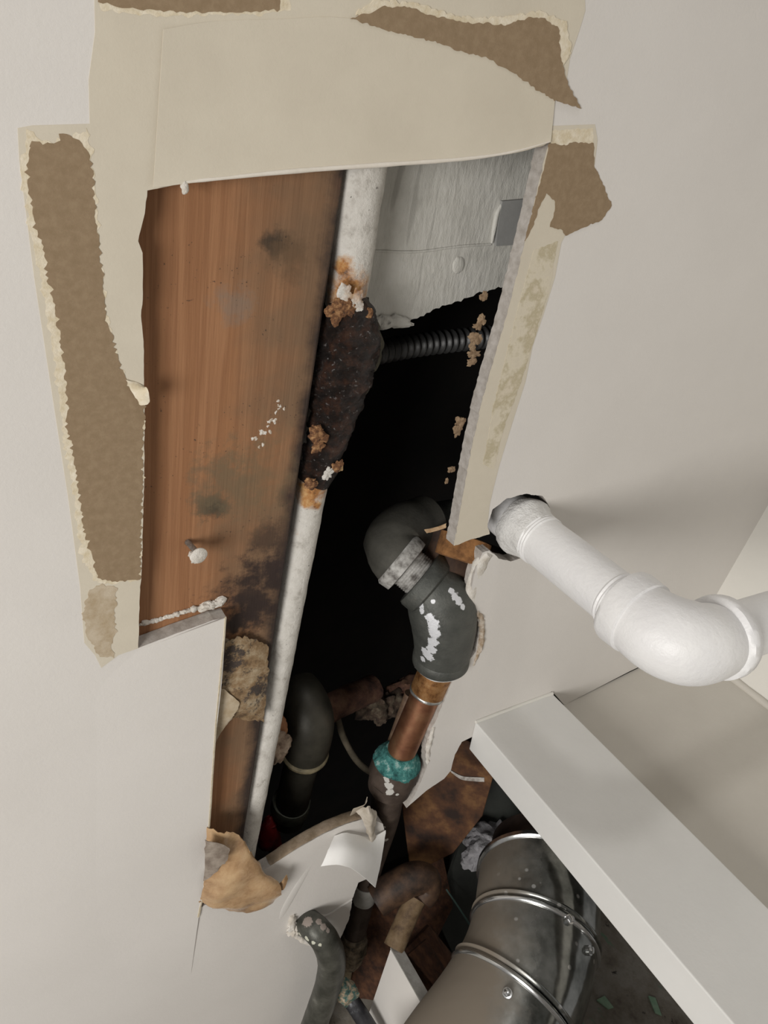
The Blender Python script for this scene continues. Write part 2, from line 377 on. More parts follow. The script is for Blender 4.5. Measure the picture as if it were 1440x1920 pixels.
# white skin curling off the cut beside the pipe
tube('curled_skin', [W(918, 1040, H - .001), W(903, 1052, H + .003), W(892, 1080, H + .005), W(884, 1112, H + .004), W(886, 1140, H + .002)], [.004, .0085, .0085, .007, .003], plaster, ceiling, seg=16, sub=6, lump=.15, squash=(Vector((0, 0, 1)), .6))
tube('crumbled_edge', [W(893, 1148, H), W(902, 1168, H + .001), W(898, 1215, H + .001), W(884, 1250, H + .002)], [.003, .0035, .0035, .002], mottled('crumb_tan', [(.35, .25, .16), (.68, .62, .54)], 120, .95, bump=.8), ceiling, lump=.6, freq=180, sub=9, seg=12)
tube('crumbled_edge', [W(812, 1362, H + .001), W(804, 1395, H + .001), W(801, 1432, H + .001)], [.0018, .003, .0015], plaster, ceiling, lump=.7, freq=220, sub=9, seg=12)
tube('dusty_edge', [W(x, y) + Vector((-.0003, -.0012, .0068)) for x, y in ((508, 1625), (560, 1590), (610, 1562), (650, 1545), (690, 1533))], .0066, gyptan, ceiling, lump=.06, freq=200, sub=8, seg=14, squash=(Vector((.35, .94, 0)).normalized(), .2))
# hanging white paper flap at the lower piece
sheet('hanging_flap', [[W(627, 1568, H - .001), W(650, 1562, H - .003), W(693, 1570, H - .004), W(723, 1556, H - .002)],
                       [W(615, 1594, H - .012), W(650, 1590, H - .018), W(688, 1600, H - .020), W(714, 1610, H - .018)],
                       [W(602, 1624, H - .016), W(636, 1622, H - .028), W(668, 1634, H - .034), W(703, 1664, H - .034)]],
      mottled('white_paper', [(.80, .79, .76), (.86, .85, .83)], 30, .8, bump=.1), ceiling, thick=.0008, sub=6, edge=.001)
sheet('torn_curl', [[W(668, 1522, H + .004), W(690, 1512, H - .002), W(702, 1518, H - .001)], [W(680, 1535, H - .002), W(694, 1535, H - .010), W(706, 1530, H - .006)], [W(690, 1565, H - .004), W(695, 1568, H - .009), W(702, 1560, H - .006)], [W(693, 1582, H - .006), W(697, 1585, H - .009), W(706, 1570, H - .007)]],
      mottled('curl_paper', [(.40, .35, .28), (.56, .51, .44)], 90, .9), ceiling, thick=.0006, sub=5, edge=.0022, wob=.002, freq=120)
sheet('torn_curl', [[W(655, 1532, H + .008), W(662, 1516, H + .002)], [W(672, 1520, H + .008), W(684, 1508, H - .001)], [W(682, 1512, H + .006), W(688, 1494, H + .002)]], mottled('curl_paper_b', [(.36, .30, .23), (.5, .44, .36)], 90, .9), ceiling, thick=.0006, sub=5, edge=.002)
# cracked skim coat between the lower pipes
tube('skim_crack', [W(588, 1712, H), W(610, 1716, H), W(640, 1698, H), W(660, 1686, H)], [.0008, .0018, .0018, .0012], paint, ceiling, seg=10, sub=5, lump=.5)
# pale ridge of filler
tube('filler_ridge', [W(610, 1580, H + .001), W(570, 1640, H + .001), (W(535, 1700, H + .001)), W(515, 1745, H + .001)], [.001, .006, .007, .001], paint, ceiling, seg=16, sub=6, squash=(Vector((0, 0, 1)), .22))

# brown glossy tape flap hanging at the corner of the lower piece
tapem = mottled('brown_paper_tape', [(.26, .15, .075), (.44, .28, .15), (.54, .37, .21)], 32, .16, bump=.5, bscale=60, bdist=.002)
tp = tag(sheet('tape_flap', [[W(388, 1552, H - .003), W(420, 1560, H - .010), W(455, 1570, H - .012), W(474, 1600, H - .010)],
                       [W(386, 1610, H - .004), W(425, 1612, H - .012), W(470, 1615, H - .016), W(500, 1640, H - .013)],
                       [W(384, 1650, H - .005), W(430, 1655, H - .016), W(480, 1660, H - .020), W(524, 1668, H - .016)],
                       [W(376, 1680, H - .003), W(420, 1690, H - .010), W(470, 1700, H - .012), W(512, 1690, H - .010)],
                       [W(374, 1690, H - .002), W(415, 1702, H - .004), W(462, 1706, H - .005), W(498, 1698, H - .004)]], tapem, thick=.0006, sub=6, edge=.003, wob=.006, freq=38),
         'crumpled shiny brown tape scrap hanging at the hole\'s lower left corner', 'tape')
sheet('curled_end', [[W(524, 1656, H - .014), W(520, 1668, H - .014)], [W(531, 1650, H - .016), W(532, 1668, H - .018)], [W(538, 1640, H - .013), W(540, 1648, H - .014)]], tapem, tp, thick=.0006, sub=5)
sheet('grey_backing', [[W(385, 1575, H - .0145), W(408, 1580, H - .018), W(430, 1590, H - .019)], [W(384, 1600, H - .015), W(408, 1604, H - .019), W(426, 1612, H - .021)], [W(382, 1650, H - .012), W(400, 1640, H - .018), W(416, 1622, H - .021)]], mottled('grey_backing', [(.18, .14, .11), (.34, .29, .24)], 90, .6), tp, thick=.0006, sub=4, edge=.002)

# ================================================================ WALLS
def vwall(name, a, b, z0, z1, thick, m):
    a = Vector((a.x, a.y, z0)); b = Vector((b.x, b.y, z0)); d = (b - a).normalized(); n = Vector((-d.y, d.x, 0)) * thick
    return structure(prism(name, [a, b, b + n, a + n], (0, 0, z1 - z0), m))
sA, sB = W(1040, 1331), W(1290, 1208)
vwall('wall_back', sB + (sB - sA).normalized() * .1, sA, 0, Z + .001, -.12, wallpaint)
vwall('wall_right', rwend, rw0 - dirr * .02, 0, Z + .001, -.12, mottled('right_wall_paint', [(.70, .68, .63), (.74, .72, .67)], 6, .6, bump=.2, bscale=200))
structure(prism('floor', [(-1.6, -2.6, -.05), (1.6, -2.6, -.05), (1.6, 2.2, -.05), (-1.6, 2.2, -.05)], (0, 0, .05), mottled('concrete_floor', [(.30, .28, .26), (.38, .36, .33)], 4, .8)))
# narrow bead of filler down the corner of the two walls
cb = W(1290, 1208)
tube('trim_1', [cb + Vector((0, 0, 0)), cb + Vector((-.002, -.002, -.25)), cb + Vector((-.001, -.001, -.7))], .005, wallpaint, lump=.3, freq=50, seg=12, sub=12)['kind'] = 'structure'

# boxed post under the ceiling edge
pA, pB, pC = YP(1100, 1675, .642), YP(1150, 1657, .598), W(1035, 1299)
pA.z = pB.z = pC.z = Z
back = Vector((.02, .09, 0))
post = tag(bevel(prism('boxed_post', [pA, pB, pC, pC + Vector((.0, .10, 0)), pA + Vector((.075, .03, 0))], (0, 0, -(Z - .002)), whitegloss), .0016, 3),
           'white gloss painted boxed post rising to the ceiling beside the metal duct', 'post')
postm = mottled('post_face_paint', [(.66, .645, .60), (.70, .685, .64)], 9, .5, bump=.12, bscale=120)
tube('caulk_line', [pB + Vector((0, -.001, -.001)), (pB + pC) / 2 + Vector((0, -.001, -.001)), pC + Vector((0, 0, -.001))], .0022, postm, post, seg=10, sub=6, lump=.3)

# ================================================================ WOOD BEAM
k = NT('stained_fir', .72)
w1 = k.noise(1.0, 3, .5, k.scaled(110, 3.0, 40), .3)
w2 = k.noise(1.0, 6, .6, k.scaled(520, 16, 80))
base = k.ramp(w1, [(.30, (.32, .150, .066)), (.48, (.275, .125, .054)), (.56, (.345, .168, .078)), (.72, (.29, .135, .060))])
col = k.mix(k.maprange(w2, .45, .75, 0, .3), base, (.20, .085, .035))
X = k.axis(0); Y = k.axis(1)
grey = k.maprange(k.math('ADD', X, k.math('MULTIPLY', k.math('SUBTRACT', k.noise(11, 4, .6), .5), .16)), .175, .222)
col = k.mix(k.math('MULTIPLY', grey, .8), col, (.165, .105, .060))
edge = k.maprange(k.math('ADD', k.math('ADD', X, k.math('MULTIPLY', k.math('SUBTRACT', k.noise(24, 6, .7), .5), .03)), k.math('MULTIPLY', Y, .04)), .2395, .2515)
col = k.mix(k.math('MULTIPLY', edge, .93), col, (.022, .014, .012))
for (x, y, r, c, s) in ((510, 1070, .022, (.022, .012, .012), .9), (470, 1150, .022, (.02, .012, .010), .9), (440, 1175, .014, (.02, .012, .010), .9), (545, 930, .010, (.03, .016, .014), .85), (575, 800, .008, (.03, .016, .014), .8), (405, 950, .012, (.02, .022, .014), .95), (425, 905, .028, (.12, .09, .055), .6), (515, 455, .009, (.03, .022, .014), .9), (545, 480, .016, (.12, .07, .035), .7), (480, 1120, .036, (.025, .013, .010), .9), (505, 1010, .018, (.05, .028, .018), .8), (440, 570, .013, (.20, .17, .14), .5), (352, 1018, .0035, (.02, .016, .012), .9), (470, 900, .04, (.17, .12, .065), .55), (640, 350, .01, (.1, .05, .03), .5)):
    b = k.blob(W(x, y, H + T), r, .65, 1.5, 75)
    col = k.mix(k.math('MULTIPLY', b, s), col, c)
dots = k.math('MULTIPLY', k.maprange(k.noise(420, 2, .5), .68, .74), k.maprange(k.noise(22, 3, .6), .48, .6))
col = k.mix(k.math('MULTIPLY', dots, .8), col, (.03, .02, .015))
k.color(col); k.bump(k.math('ADD', w2, w1), .35, .0012)
wood = k.m
zb = Z + T + .0006
e0, e1 = W(648, 318, H + T), W(455, 1590, H + T)
dd = (e1 - e0).normalized(); q0 = e0 - dd * .25; q1 = e1 + dd * .16; lft = Vector((-.235, 0, 0))
q0.z = q1.z = zb
beam = tag(bevel(prism('wood_beam', [q0, q1, q1 + lft, q0 + lft], (0, 0, .19), wood), .002), 'wide reddish brown wooden beam with black mould stains inside the hole', 'beam')
# scribbled white paint dabs on the beam
k = NT('chalky_dab', .9); k.color(k.ramp(k.noise(300, 4), [(.4, (.45, .36, .27)), (.6, (.80, .78, .74))])); dab = k.m
random.seed(3)
for i in range(20):
    t = i / 19; x = 528 - 50 * t + random.uniform(-8, 8); y = 760 + 72 * t + random.uniform(-10, 10)
    a = W(x, y, H + T); b = W(x + random.uniform(-6, 6), y + random.uniform(-9, 9), H + T); a.z = b.z = zb + .0001
    tube('paint_dab', [a, a.lerp(b, .5) + Vector((.0006, 0, 0)), b], [.0003, random.uniform(.0010, .0020), .0003], dab, beam, seg=8, sub=4, lump=.8, freq=500, squash=(Vector((0, 0, 1)), .25))
# torn drywall paper stuck over the beam lower down
k = NT('mouldy_paper', .95)
c1 = k.ramp(k.noise(55, 6, .7), [(.35, (.10, .06, .03)), (.47, (.24, .155, .08)), (.6, (.36, .28, .18)), (.75, (.48, .41, .32))])
pcol = k.mix(k.maprange(k.noise(32, 6, .8), .50, .57), c1, (.055, .042, .035)); k.color(pcol); k.bump(k.noise(120, 6, .7), .7, .002); mould = k.m
hb = H + T - .001
sheet('mouldy_paper', [[W(424, 1198, hb), W(450, 1195, hb - .004), W(476, 1198, hb - .003), W(502, 1212, hb - .001)],
                       [W(416, 1260, hb - .003), W(450, 1255, hb - .005), W(480, 1262, hb - .006), W(502, 1240, hb - .004)],
                       [W(410, 1310, hb - .004), W(445, 1310, hb - .007), W(478, 1312, hb - .006), W(499, 1300, hb - .004)],
                       [W(405, 1380, hb - .002), W(430, 1348, hb - .004), W(468, 1350, hb - .005), W(494, 1352, hb - .004)]], mould, beam, thick=.0008, sub=6, edge=.003, wob=.0015, freq=90)['label'] = 'torn mouldy paper scrap clinging to the beam'
sheet('pale_paper', [[W(414, 1290, hb - .0065), W(430, 1300, hb - .008), W(448, 1318, hb - .008)], [W(410, 1330, hb - .006), W(428, 1335, hb - .0075), W(440, 1338, hb - .008)], [W(404, 1392, hb - .003), W(415, 1372, hb - .005), W(432, 1350, hb - .006)]], lighttan, beam, thick=.0006, sub=5, edge=.002, wob=.001)
# nail left standing in the beam
nb = W(352, 1017, H + T); nb.z = zb; nh = W(375, 1043, H - .008)
nail = thing('nail', 'bent paint-crusted nail sticking out of the wooden beam', 'nail', nb)
steel = mottled('dull_steel', [(.16, .15, .14), (.42, .40, .37)], 300, .5, .7)
tube('shank', [nb, nb.lerp(nh, .9)], .0022, steel, nail, seg=14, sub=6, lump=.12, freq=300)
collar('head', nb.lerp(nh, .86), nh - nb, [(0, .003), (.0012, .0062), (.0022, .0062), (.003, .005)], plaster, nail, seg=24, lump=.08)
tube('plaster_crust', [nb.lerp(nh, .55) + Vector((-.001, .003, 0)), nb.lerp(nh, .9) + Vector((-.002, .005, 0))], .0032, plaster, nail, seg=14, sub=6, lump=.5, freq=260)

# ================================================================ WHITE CONDUIT beside the beam with its rusted length
k = NT('flaking_white_pipe_paint', .85)
pc = k.ramp(k.noise(75, 6, .7), [(.3, (.40, .37, .33)), (.45, (.60, .575, .53)), (.65, (.68, .655, .61))])
rustc = k.ramp(k.noise(110, 6, .7), [(.35, (.12, .05, .02)), (.5, (.42, .19, .06)), (.65, (.55, .33, .14))])
for (x, y, r) in ((583, 918, .015), (592, 945, .006), (574, 940, .008), (548, 1000, .006), (645, 500, .008), (655, 540, .016), (635, 570, .01), (520, 1160, .0035)):
    pc = k.mix(k.blob(W(x, y, H + .018), r, .5, .8, 120), pc, rustc)
blk = k.maprange(k.noise(240, 4, .6), .66, .72)
pc = k.mix(k.math('MULTIPLY', blk, .7), pc, (.06, .045, .035))
k.color(pc); k.bump(k.noise(220, 6, .7), .8, .0018); flakem = k.m
hp = H + .029
c0, c1_ = W(676, 300, hp), W(455, 1610, hp)
dcon = (c1_ - c0).normalized()
con = thing('painted_pipe', 'slim white painted pipe with rusted middle running along the beam', 'pipe', c0 - dcon * .2)
pin = [W(x, y, hp) for x, y in ((676, 300), (654, 500), (640, 600), (604, 800), (574, 960), (545, 1120), (512, 1300), (484, 1450), (453, 1615))]
pin = [pin[0] - dcon * .2] + pin + [pin[-1] + dcon * .12]
tube('pipe_run', pin, [.0185, .0185, .0165, .0145, .0135, .0135, .0130, .0130, .0130, .0130, .0130], flakem, con, seg=32, sub=14, lump=.035, freq=120)
k = NT('rust_crust', .38)
rc = k.ramp(k.noise(90, 8, .75), [(.3, (.006, .005, .005)), (.48, (.022, .014, .011)), (.58, (.06, .025, .014)), (.72, (.11, .06, .035))])
rc = k.mix(k.math('MULTIPLY', k.maprange(k.noise(330, 3, .6), .63, .70), .8), rc, (.30, .28, .27))
k.color(rc); k.bump(k.noise(260, 8, .8), 1.0, .004); crust = k.m
cr = [W(x, y, H + .024) for x, y in ((648, 560), (652, 600), (650, 650), (640, 700), (630, 750), (618, 800), (605, 850), (592, 890), (585, 905))]
tube('rust_crust', cr, [.014, .021, .0245, .0235, .0205, .0175, .0155, .015, .012], crust, con, seg=48, sub=12, lump=.16, freq=90)['label'] = 'swollen black rust crust around the pipe'
tube('crust_shell', [W(x, y, H + .032) for x, y in ((668, 580), (690, 625), (683, 680), (662, 740), (648, 790), (628, 840))], [.004, .010, .011, .009, .006, .003], mottled('olive_scale', [(.035, .032, .02), (.075, .065, .042)], 60, .8), con, seg=20, sub=10, lump=.25)
for (x, y, s_, mm) in ((640, 580, .007, 1), (655, 574, .006, 1), (625, 584, .005, 1), (592, 815, .006, 1), (597, 835, .005, 1), (604, 822, .004, 1), (632, 874, .0045, 1), (615, 888, .005, 0), (648, 552, .005, 0), (668, 562, .006, 0), (676, 580, .004, 0), (628, 596, .004, 1), (688, 588, .004, 1), (585, 905, .005, 1)):
    lumpy('rust_flake', W(x, y, H + .008), (s_, s_ * 1.1, s_ * .25), mottled('rust_orange', [(.04, .018, .010), (.17, .075, .03), (.42, .24, .11)], 260, .9) if mm else flakem, con, .7, 150)
sheet('rust_rag', [[W(622, 862, H + .012), W(634, 868, H + .010), W(643, 862, H + .01)], [W(622, 876, H + .012), W(634, 880, H + .010), W(642, 884, H + .01)]], mottled('rust_rag', [(.3, .18, .08), (.5, .35, .18)], 200, .9), con, thick=.001, sub=5, edge=.003)

# ================================================================ INSIDE THE CAVITY
hs = H + .052
old = NT('old_painted_plaster', .6)
oc = old.ramp(old.noise(30, 5, .65), [(.3, (.46, .45, .415)), (.5, (.54, .53, .49)), (.7, (.58, .57, .535))])
oc = old.mix(old.math('MULTIPLY', old.maprange(old.noise(1.0, 3, .5, old.scaled(90, 9, 10)), .62, .66), .35), oc, (.22, .21, .19))
old.color(oc); old.bump(old.noise(1.0, 5, .65, old.scaled(160, 60, 60)), .5, .003)
PX = [(640, 240), (1050, 200), (1040, 300), (1010, 420), (985, 500), (945, 538), (905, 548), (870, 560), (835, 572), (800, 588), (770, 600), (745, 608), (722, 612), (704, 600), (697, 580), (690, 560), (660, 540), (600, 560), (620, 400)]
P = [W(x, y, hs) for x, y in PX]; out = []
for a, b in zip(P, P[1:] + P[:1]):
    n = max(1, int((b - a).length / .003))
    for i in range(n):
        p = a.lerp(b, i / n); dn = (b - a).normalized(); out.append(p + Vector((-dn.y, dn.x, 0)) * (.0016 * (noise.noise(p * 150) + noise.noise(p * 400))))
plas = tag(slab('plaster_sheet', out, CAMZ + hs, CAMZ + hs + .010, old.m, edge_mat=gyptan), 'white painted old plaster panel with torn edge above the hole', 'plaster panel')
lumpy('torn_flake', W(735, 603, hs - .001), (.020, .006, .003), old.m, plas, .5, 100)
slab('seam_board', [W(x, y, hs) for x, y in ((938, 376), (1010, 370), (1005, 455), (926, 460), (930, 420))], CAMZ + hs - .003, CAMZ + hs, mottled('grey_sheet', [(.24, .24, .235), (.31, .31, .30)], 20, .7), plas)
tube('ridge', [W(944, 378, hs - .001), W(932, 400, hs - .001), W(926, 430, hs - .001), W(922, 456, hs - .001)], [.001, .002, .002, .001], old.m, plas, seg=10, sub=5)
lumpy('paint_blister', W(860, 497, hs), (.006, .007, .0016), old.m, plas, .15, 60)
tube('ridge', [W(700, 470, hs), W(780, 472, hs), W(860, 462, hs), W(920, 458, hs)], .0011, old.m, plas, seg=10, sub=6, lump=.3)
# dark floorboards and framing that close the cavity
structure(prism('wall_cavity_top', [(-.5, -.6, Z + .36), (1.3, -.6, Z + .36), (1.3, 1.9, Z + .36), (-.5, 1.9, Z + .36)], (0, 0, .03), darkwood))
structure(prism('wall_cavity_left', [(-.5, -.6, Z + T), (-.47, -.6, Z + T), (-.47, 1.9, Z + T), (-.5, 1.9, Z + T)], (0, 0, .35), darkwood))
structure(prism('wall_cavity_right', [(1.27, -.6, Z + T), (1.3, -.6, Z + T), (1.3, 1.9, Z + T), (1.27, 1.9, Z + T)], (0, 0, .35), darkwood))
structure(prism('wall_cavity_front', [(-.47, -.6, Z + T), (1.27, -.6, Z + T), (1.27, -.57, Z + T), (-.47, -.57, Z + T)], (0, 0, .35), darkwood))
# flexible metal conduit crossing the dark
fx0, fx1 = W(672, 668, H + .10), W(960, 622, H + .13)
N = 200; fp = []; fr = []
for i in range(N + 1):
    t = i / N; fp.append(fx0.lerp(fx1, t) + Vector((0, 0, .004 * math.sin(t * 5)))); fr.append(.0098 + .0016 * math.sin(t * 2 * math.pi * 25))
tag(tube('flexible_conduit', fp, fr, mottled('dark_flex_metal', [(.06, .06, .06), (.11, .11, .11)], 50, .45, .6), seg=24, raw=True), 'dark corrugated flexible conduit crossing the hole behind the plaster panel', 'conduit')

# galvanised and copper branch line
iron = NT('galvanised_iron', .55, .35)
ic = iron.ramp(iron.noise(45, 6, .65), [(.35, (.055, .058, .052)), (.6, (.095, .098, .088)), (.75, (.13, .125, .11))])
iron.color(ic); iron.bump(iron.noise(240, 5, .7), .5, .0015)
splash = NT('paint_splashed_iron', .5, .25)
sc_ = splash.ramp(splash.noise(45, 6, .65), [(.35, (.060, .063, .057)), (.7, (.105, .108, .097))])
def elbow_path(a, b, c, n=14):     # a -> corner b -> c, rounded as a quarter bend
    return [a.lerp(b, t).lerp(b.lerp(c, t), t) for t in [i / n for i in range(n + 1)]]
hl = H + .016
E1 = W(842, 1128, hl)                      # corner of the lower elbow
E2 = W(724, 1030, H + .075)                # corner of the upper elbow
cop_end = W(745, 1425, hl + .004)
dcop = (cop_end - W(826, 1245, hl + .002)).normalized()
a1 = W(826, 1240, hl + .001)
n1 = E1.lerp(E2, .42)
line = thing('branch_pipe', 'grey iron elbows and copper pipe line running through the hole', 'pipe', cop_end)
ea = Vector(E1.lerp(E2, .36))
el = elbow_path(ea, E1 + Vector((.004, 0, 0)), a1, 16)
prof_e = [.0285, .029, .030, .0315, .033, .034, .0345, .035, .035, .0348, .034, .0335, .0325, .0315, .0305, .0295, .0285]
elb = tube('elbow', el, prof_e, splash.m, line, seg=56, raw=True); elb['label'] = 'grey iron elbow splashed with white paint'
for (x, y, r) in ((806, 1158, .0050), (812, 1172, .0065), (815, 1188, .0065), (812, 1204, .006), (808, 1218, .006), (803, 1230, .006), (797, 1222, .0055), (793, 1236, .004), (786, 1118, .0048), (787, 1132, .0048), (791, 1146, .003), (812, 1128, .0022), (846, 1108, .0034), (853, 1117, .0042), (861, 1127, .0042), (868, 1138, .003)):
    q = hit(elb, x, y)
    sc_ = splash.mix(splash.blob(q, r, .12, .9, 260), sc_, (.72, .73, .76))
splash.color(sc_); splash.bump(splash.noise(240, 5, .7), .5, .0015)
tdir = (E1.lerp(E2, .34) - E1).normalized()
collar('elbow_band', E1.lerp(E2, .33), tdir, [(-.006, .030), (-.004, .0325), (.008, .0325), (.011, .031), (.0112, .022)], iron.m, line, 44)
collar('elbow_band', a1, (a1 - E1), [(-.012, .029), (-.009, .0305), (-.001, .0305), (.001, .029), (.0015, .020)], splash.m, line, 44)
collar('paint_ring', a1, (a1 - E1), [(.0008, .0275), (.0012, .0292), (.003, .0280), (.0034, .019)], mottled('wet_white_paint', [(.72, .73, .75), (.80, .81, .83)], 40, .4), line, 40, .03)
nip = mottled('smeared_nipple', [(.12, .11, .10), (.34, .33, .31), (.50, .49, .47)], 110, .7, .1, bump=.6, bscale=300)
na, nz = E1.lerp(E2, .30), E1.lerp(E2, .80)
L = (nz - na).length
collar('nipple', na, nz - na, [(0, .0205)] + [(.014 + i * .0013, .0205 + (.0010 if i % 2 else 0)) for i in range(int((L - .016) / .0013))] + [(L, .0225)], nip, line, 40)
up_r = W(832, 975, H + .11)
el2 = elbow_path(E1.lerp(E2, .74), E2 + Vector((-.004, -.004, .014)), W(800, 978, H + .105), 14)
tube('elbow', el2, [.029 + (.0025 if 4 < i < 12 else 0) for i in range(15)], mottled('dusty_iron', [(.05, .048, .040), (.09, .086, .072)], 30, .7, .25, bump=.4, bscale=200), line, seg=44, raw=True)
collar('elbow_band', E1.lerp(E2, .68), (E2 - E1), [(-.002, .024), (-.001, .0295), (.010, .031), (.013, .029)], nip, line, 44, .03)
tube('cross_pipe', [W(798, 979, H + .105), W(900, 960, H + .11)], .020, iron.m, line, seg=28, sub=4)
# rusty tee hidden above the corner, where the white pipe starts
tube('tee_body', [W(815, 1040, H + .050), W(880, 1062, H + .045), W(935, 1080, H + .04)], [.029, .030, .029], mottled('rusty_tee', [(.05, .035, .03), (.12, .07, .045)], 40, .7, .2), line, seg=32, sub=6)
collar('tee_band', W(868, 1030, H + .032), (.35, -.75, .3), [(-.012, .02), (-.011, .026), (.012, .026), (.013, .02)], mottled('rust_band', [(.14, .06, .02), (.36, .17, .06)], 90, .9, bump=.7), line, 32, .06)
copper = NT('aged_copper', .38, .85)
cc = copper.ramp(copper.noise(40, 6, .6), [(.3, (.24, .10, .06)), (.5, (.38, .18, .10)), (.65, (.46, .25, .14)), (.8, (.28, .16, .11))])
copper.color(cc); copper.bump(copper.noise(90, 4), .15, .001)
rimc = mottled('copper_fitting', [(.20, .09, .035), (.42, .21, .08), (.50, .29, .13)], 120, .5, .7, bump=.3)
f_end = a1.lerp(cop_end, .30)
tube('copper_pipe', [a1, a1.lerp(cop_end, .5), cop_end], .0165, copper.m, line, seg=36, sub=6)
collar('copper_fitting', a1, cop_end - a1, [(.0, .0178), (.001, .0190), ((f_end - a1).length - .002, .0190), ((f_end - a1).length, .0175)], rimc, line, 36)
collar('solder_ring', f_end, cop_end - a1, [(-.002, .0186), (-.001, .0195), (.0015, .0193), (.003, .0172)], mottled('solder', [(.30, .30, .29), (.55, .55, .53)], 90, .35, .8), line, 36, .03)
# union with verdigris
br = NT('painted_brass', .55, .25)
bc = br.ramp(br.noise(50, 5), [(.35, (.060, .043, .034)), (.65, (.105, .078, .062))])
verd = mottled('verdigris', [(.008, .05, .05), (.03, .15, .14), (.07, .26, .24), (.38, .52, .49)], 90, .9, bump=1.0, bscale=240, bdist=.003)
ud = (W(722, 1500, hl + .008) - cop_end).normalized()
U0 = cop_end - ud * .006
un = collar('union_nut', U0, ud, [(.002, .019), (.006, .0275), (.034, .0290), (.037, .025)], br.m, line, 8)
collar('verdigris', U0, ud, [(-.010, .0167), (-.007, .0185), (-.002, .0205), (.001, .0235), (.004, .0265), (.0075, .0282), (.008, .026)], verd, line, 60, .04, 110)
uc = collar('union_collar', U0, ud, [(.034, .022), (.036, .0268), (.052, .0255), (.056, .0195)], br.m, line, 40)
tail = [U0 + ud * .05, W(718, 1540, hl + .013), W(692, 1630, hl + .020), W(678, 1690, hl + .020), W(664, 1750, hl + .018), W(655, 1790, hl + .016)]
lpp = tube('lower_pipe', tail, [.0190, .0185, .0165, .0165, .016, .016], br.m, line, seg=32, sub=8, lump=.02)
for ob, L_ in ((un, ((725, 1462, .0042), (729, 1474, .0055), (731, 1486, .0048), (745, 1490, .002))), (uc, ((724, 1512, .003), (732, 1522, .0042), (737, 1532, .003))), (lpp, ((712, 1552, .002), (720, 1551, .0022), (716, 1572, .0035), (724, 1575, .003)))):
    for x, y, r in L_:
        bc = br.mix(br.blob(hit(ob, x, y), r, .1, .7, 260), bc, (.60, .585, .55))
bc = br.mix(br.blob(hit(un, 762, 1458), .009, .2, 1.0, 120), bc, (.06, .26, .24)); bc = br.mix(br.blob(hit(un, 735, 1440), .007, .2, 1.0, 120), bc, (.05, .20, .18)); bc = br.mix(br.blob(hit(un, 782, 1450), .006, .2, 1.0, 120), bc, (.05, .20, .18))
br.color(bc); br.bump(br.noise(160, 5), .4, .0015)
tube('painted_sleeve', [W(687, 1652, hl + .020), W(681, 1682, hl + .020)], .0172, mottled('grey_white_paint', [(.42, .41, .38), (.54, .53, .50)], 80, .7), line, seg=30, sub=6, lump=.03)
tube('lower_joint', [W(664, 1750, hl + .016), W(660, 1775, hl + .016), W(654, 1800, hl + .014)], [.017, .021, .018], mottled('corroded_joint', [(.05, .045, .03), (.20, .15, .10), (.34, .28, .20)], 90, .8, .1, bump=.7), line, seg=28, sub=6, lump=.12)
tube('pale_tail', [W(652, 1795, hl + .012), W(644, 1840, hl + .010), W(632, 1920, hl + .008), W(620, 2000, hl + .008)], .010, mottled('pale_tail', [(.22, .17, .10), (.42, .35, .24)], 60, .8), line, seg=20, sub=6)
# small side tube beside the copper
tube('side_tube', [W(770, 1300, hl + .03), W(745, 1370, hl + .03), W(730, 1410, hl + .028)], .007, mottled('brown_tube', [(.10, .06, .04), (.2, .13, .08)], 60, .6), line, seg=18, sub=6)

# second trap hidden in the dark
trapm = mottled('dark_olive_iron', [(.03, .028, .021), (.06, .055, .042)], 30, .5, .3, bump=.3)
trap = thing('dark_elbow_pipe', 'dark olive iron elbow and pipe deep inside the hole, left side', 'pipe', W(535, 1520, H + .09))
tube('elbow', [W(556, 1288, H + .12), W(570, 1315, H + .10), W(580, 1350, H + .085), W(578, 1385, H + .082), W(572, 1412, H + .082)], [.024, .027, .028, .027, .025], trapm, trap, seg=32, sub=8)
collar('elbow_rim', W(572, 1412, H + .082), W(560, 1480, H + .09) - W(572, 1412, H + .082), [(-.004, .0255), (-.002, .0275), (.002, .0268), (.004, .022)], mottled('worn_rim', [(.10, .085, .05), (.24, .2, .12)], 90, .6), trap, 32, .03)
tube('pipe_run', [W(570, 1410, H + .084), W(556, 1470, H + .09), W(540, 1535, H + .10)], .0205, trapm, trap, seg=30, sub=6)
collar('coupling', W(546, 1505, H + .098), W(540, 1535, H + .10) - W(556, 1470, H + .09), [(-.006, .020), (-.004, .0235), (.014, .0240), (.018, .021)], mottled('green_grey_band', [(.10, .105, .08), (.22, .23, .18)], 80, .7), trap, 32, .03)
rp = thing('rusty_pipe_stub', 'rusty brown pipe stub crusted with debris in the dark cavity', 'pipe', W(640, 1340, H + .12))
rusty = mottled('dark_rust', [(.03, .013, .009), (.08, .035, .021), (.13, .07, .04)], 60, .9, bump=.7)
tube('pipe_run', [W(606, 1335, H + .11), W(650, 1312, H + .12), W(700, 1290, H + .13)], .0175, rusty, rp, seg=26, sub=8, lump=.08)
lumpy('debris', W(715, 1325, H + .135), (.030, .022, .02), mottled('debris', [(.02, .013, .01), (.07, .045, .03), (.16, .13, .09)], 60, .95, bump=.8), rp, .5, 50)
lumpy('debris', W(760, 1300, H + .14), (.026, .02, .02), rusty, rp, .5, 55)
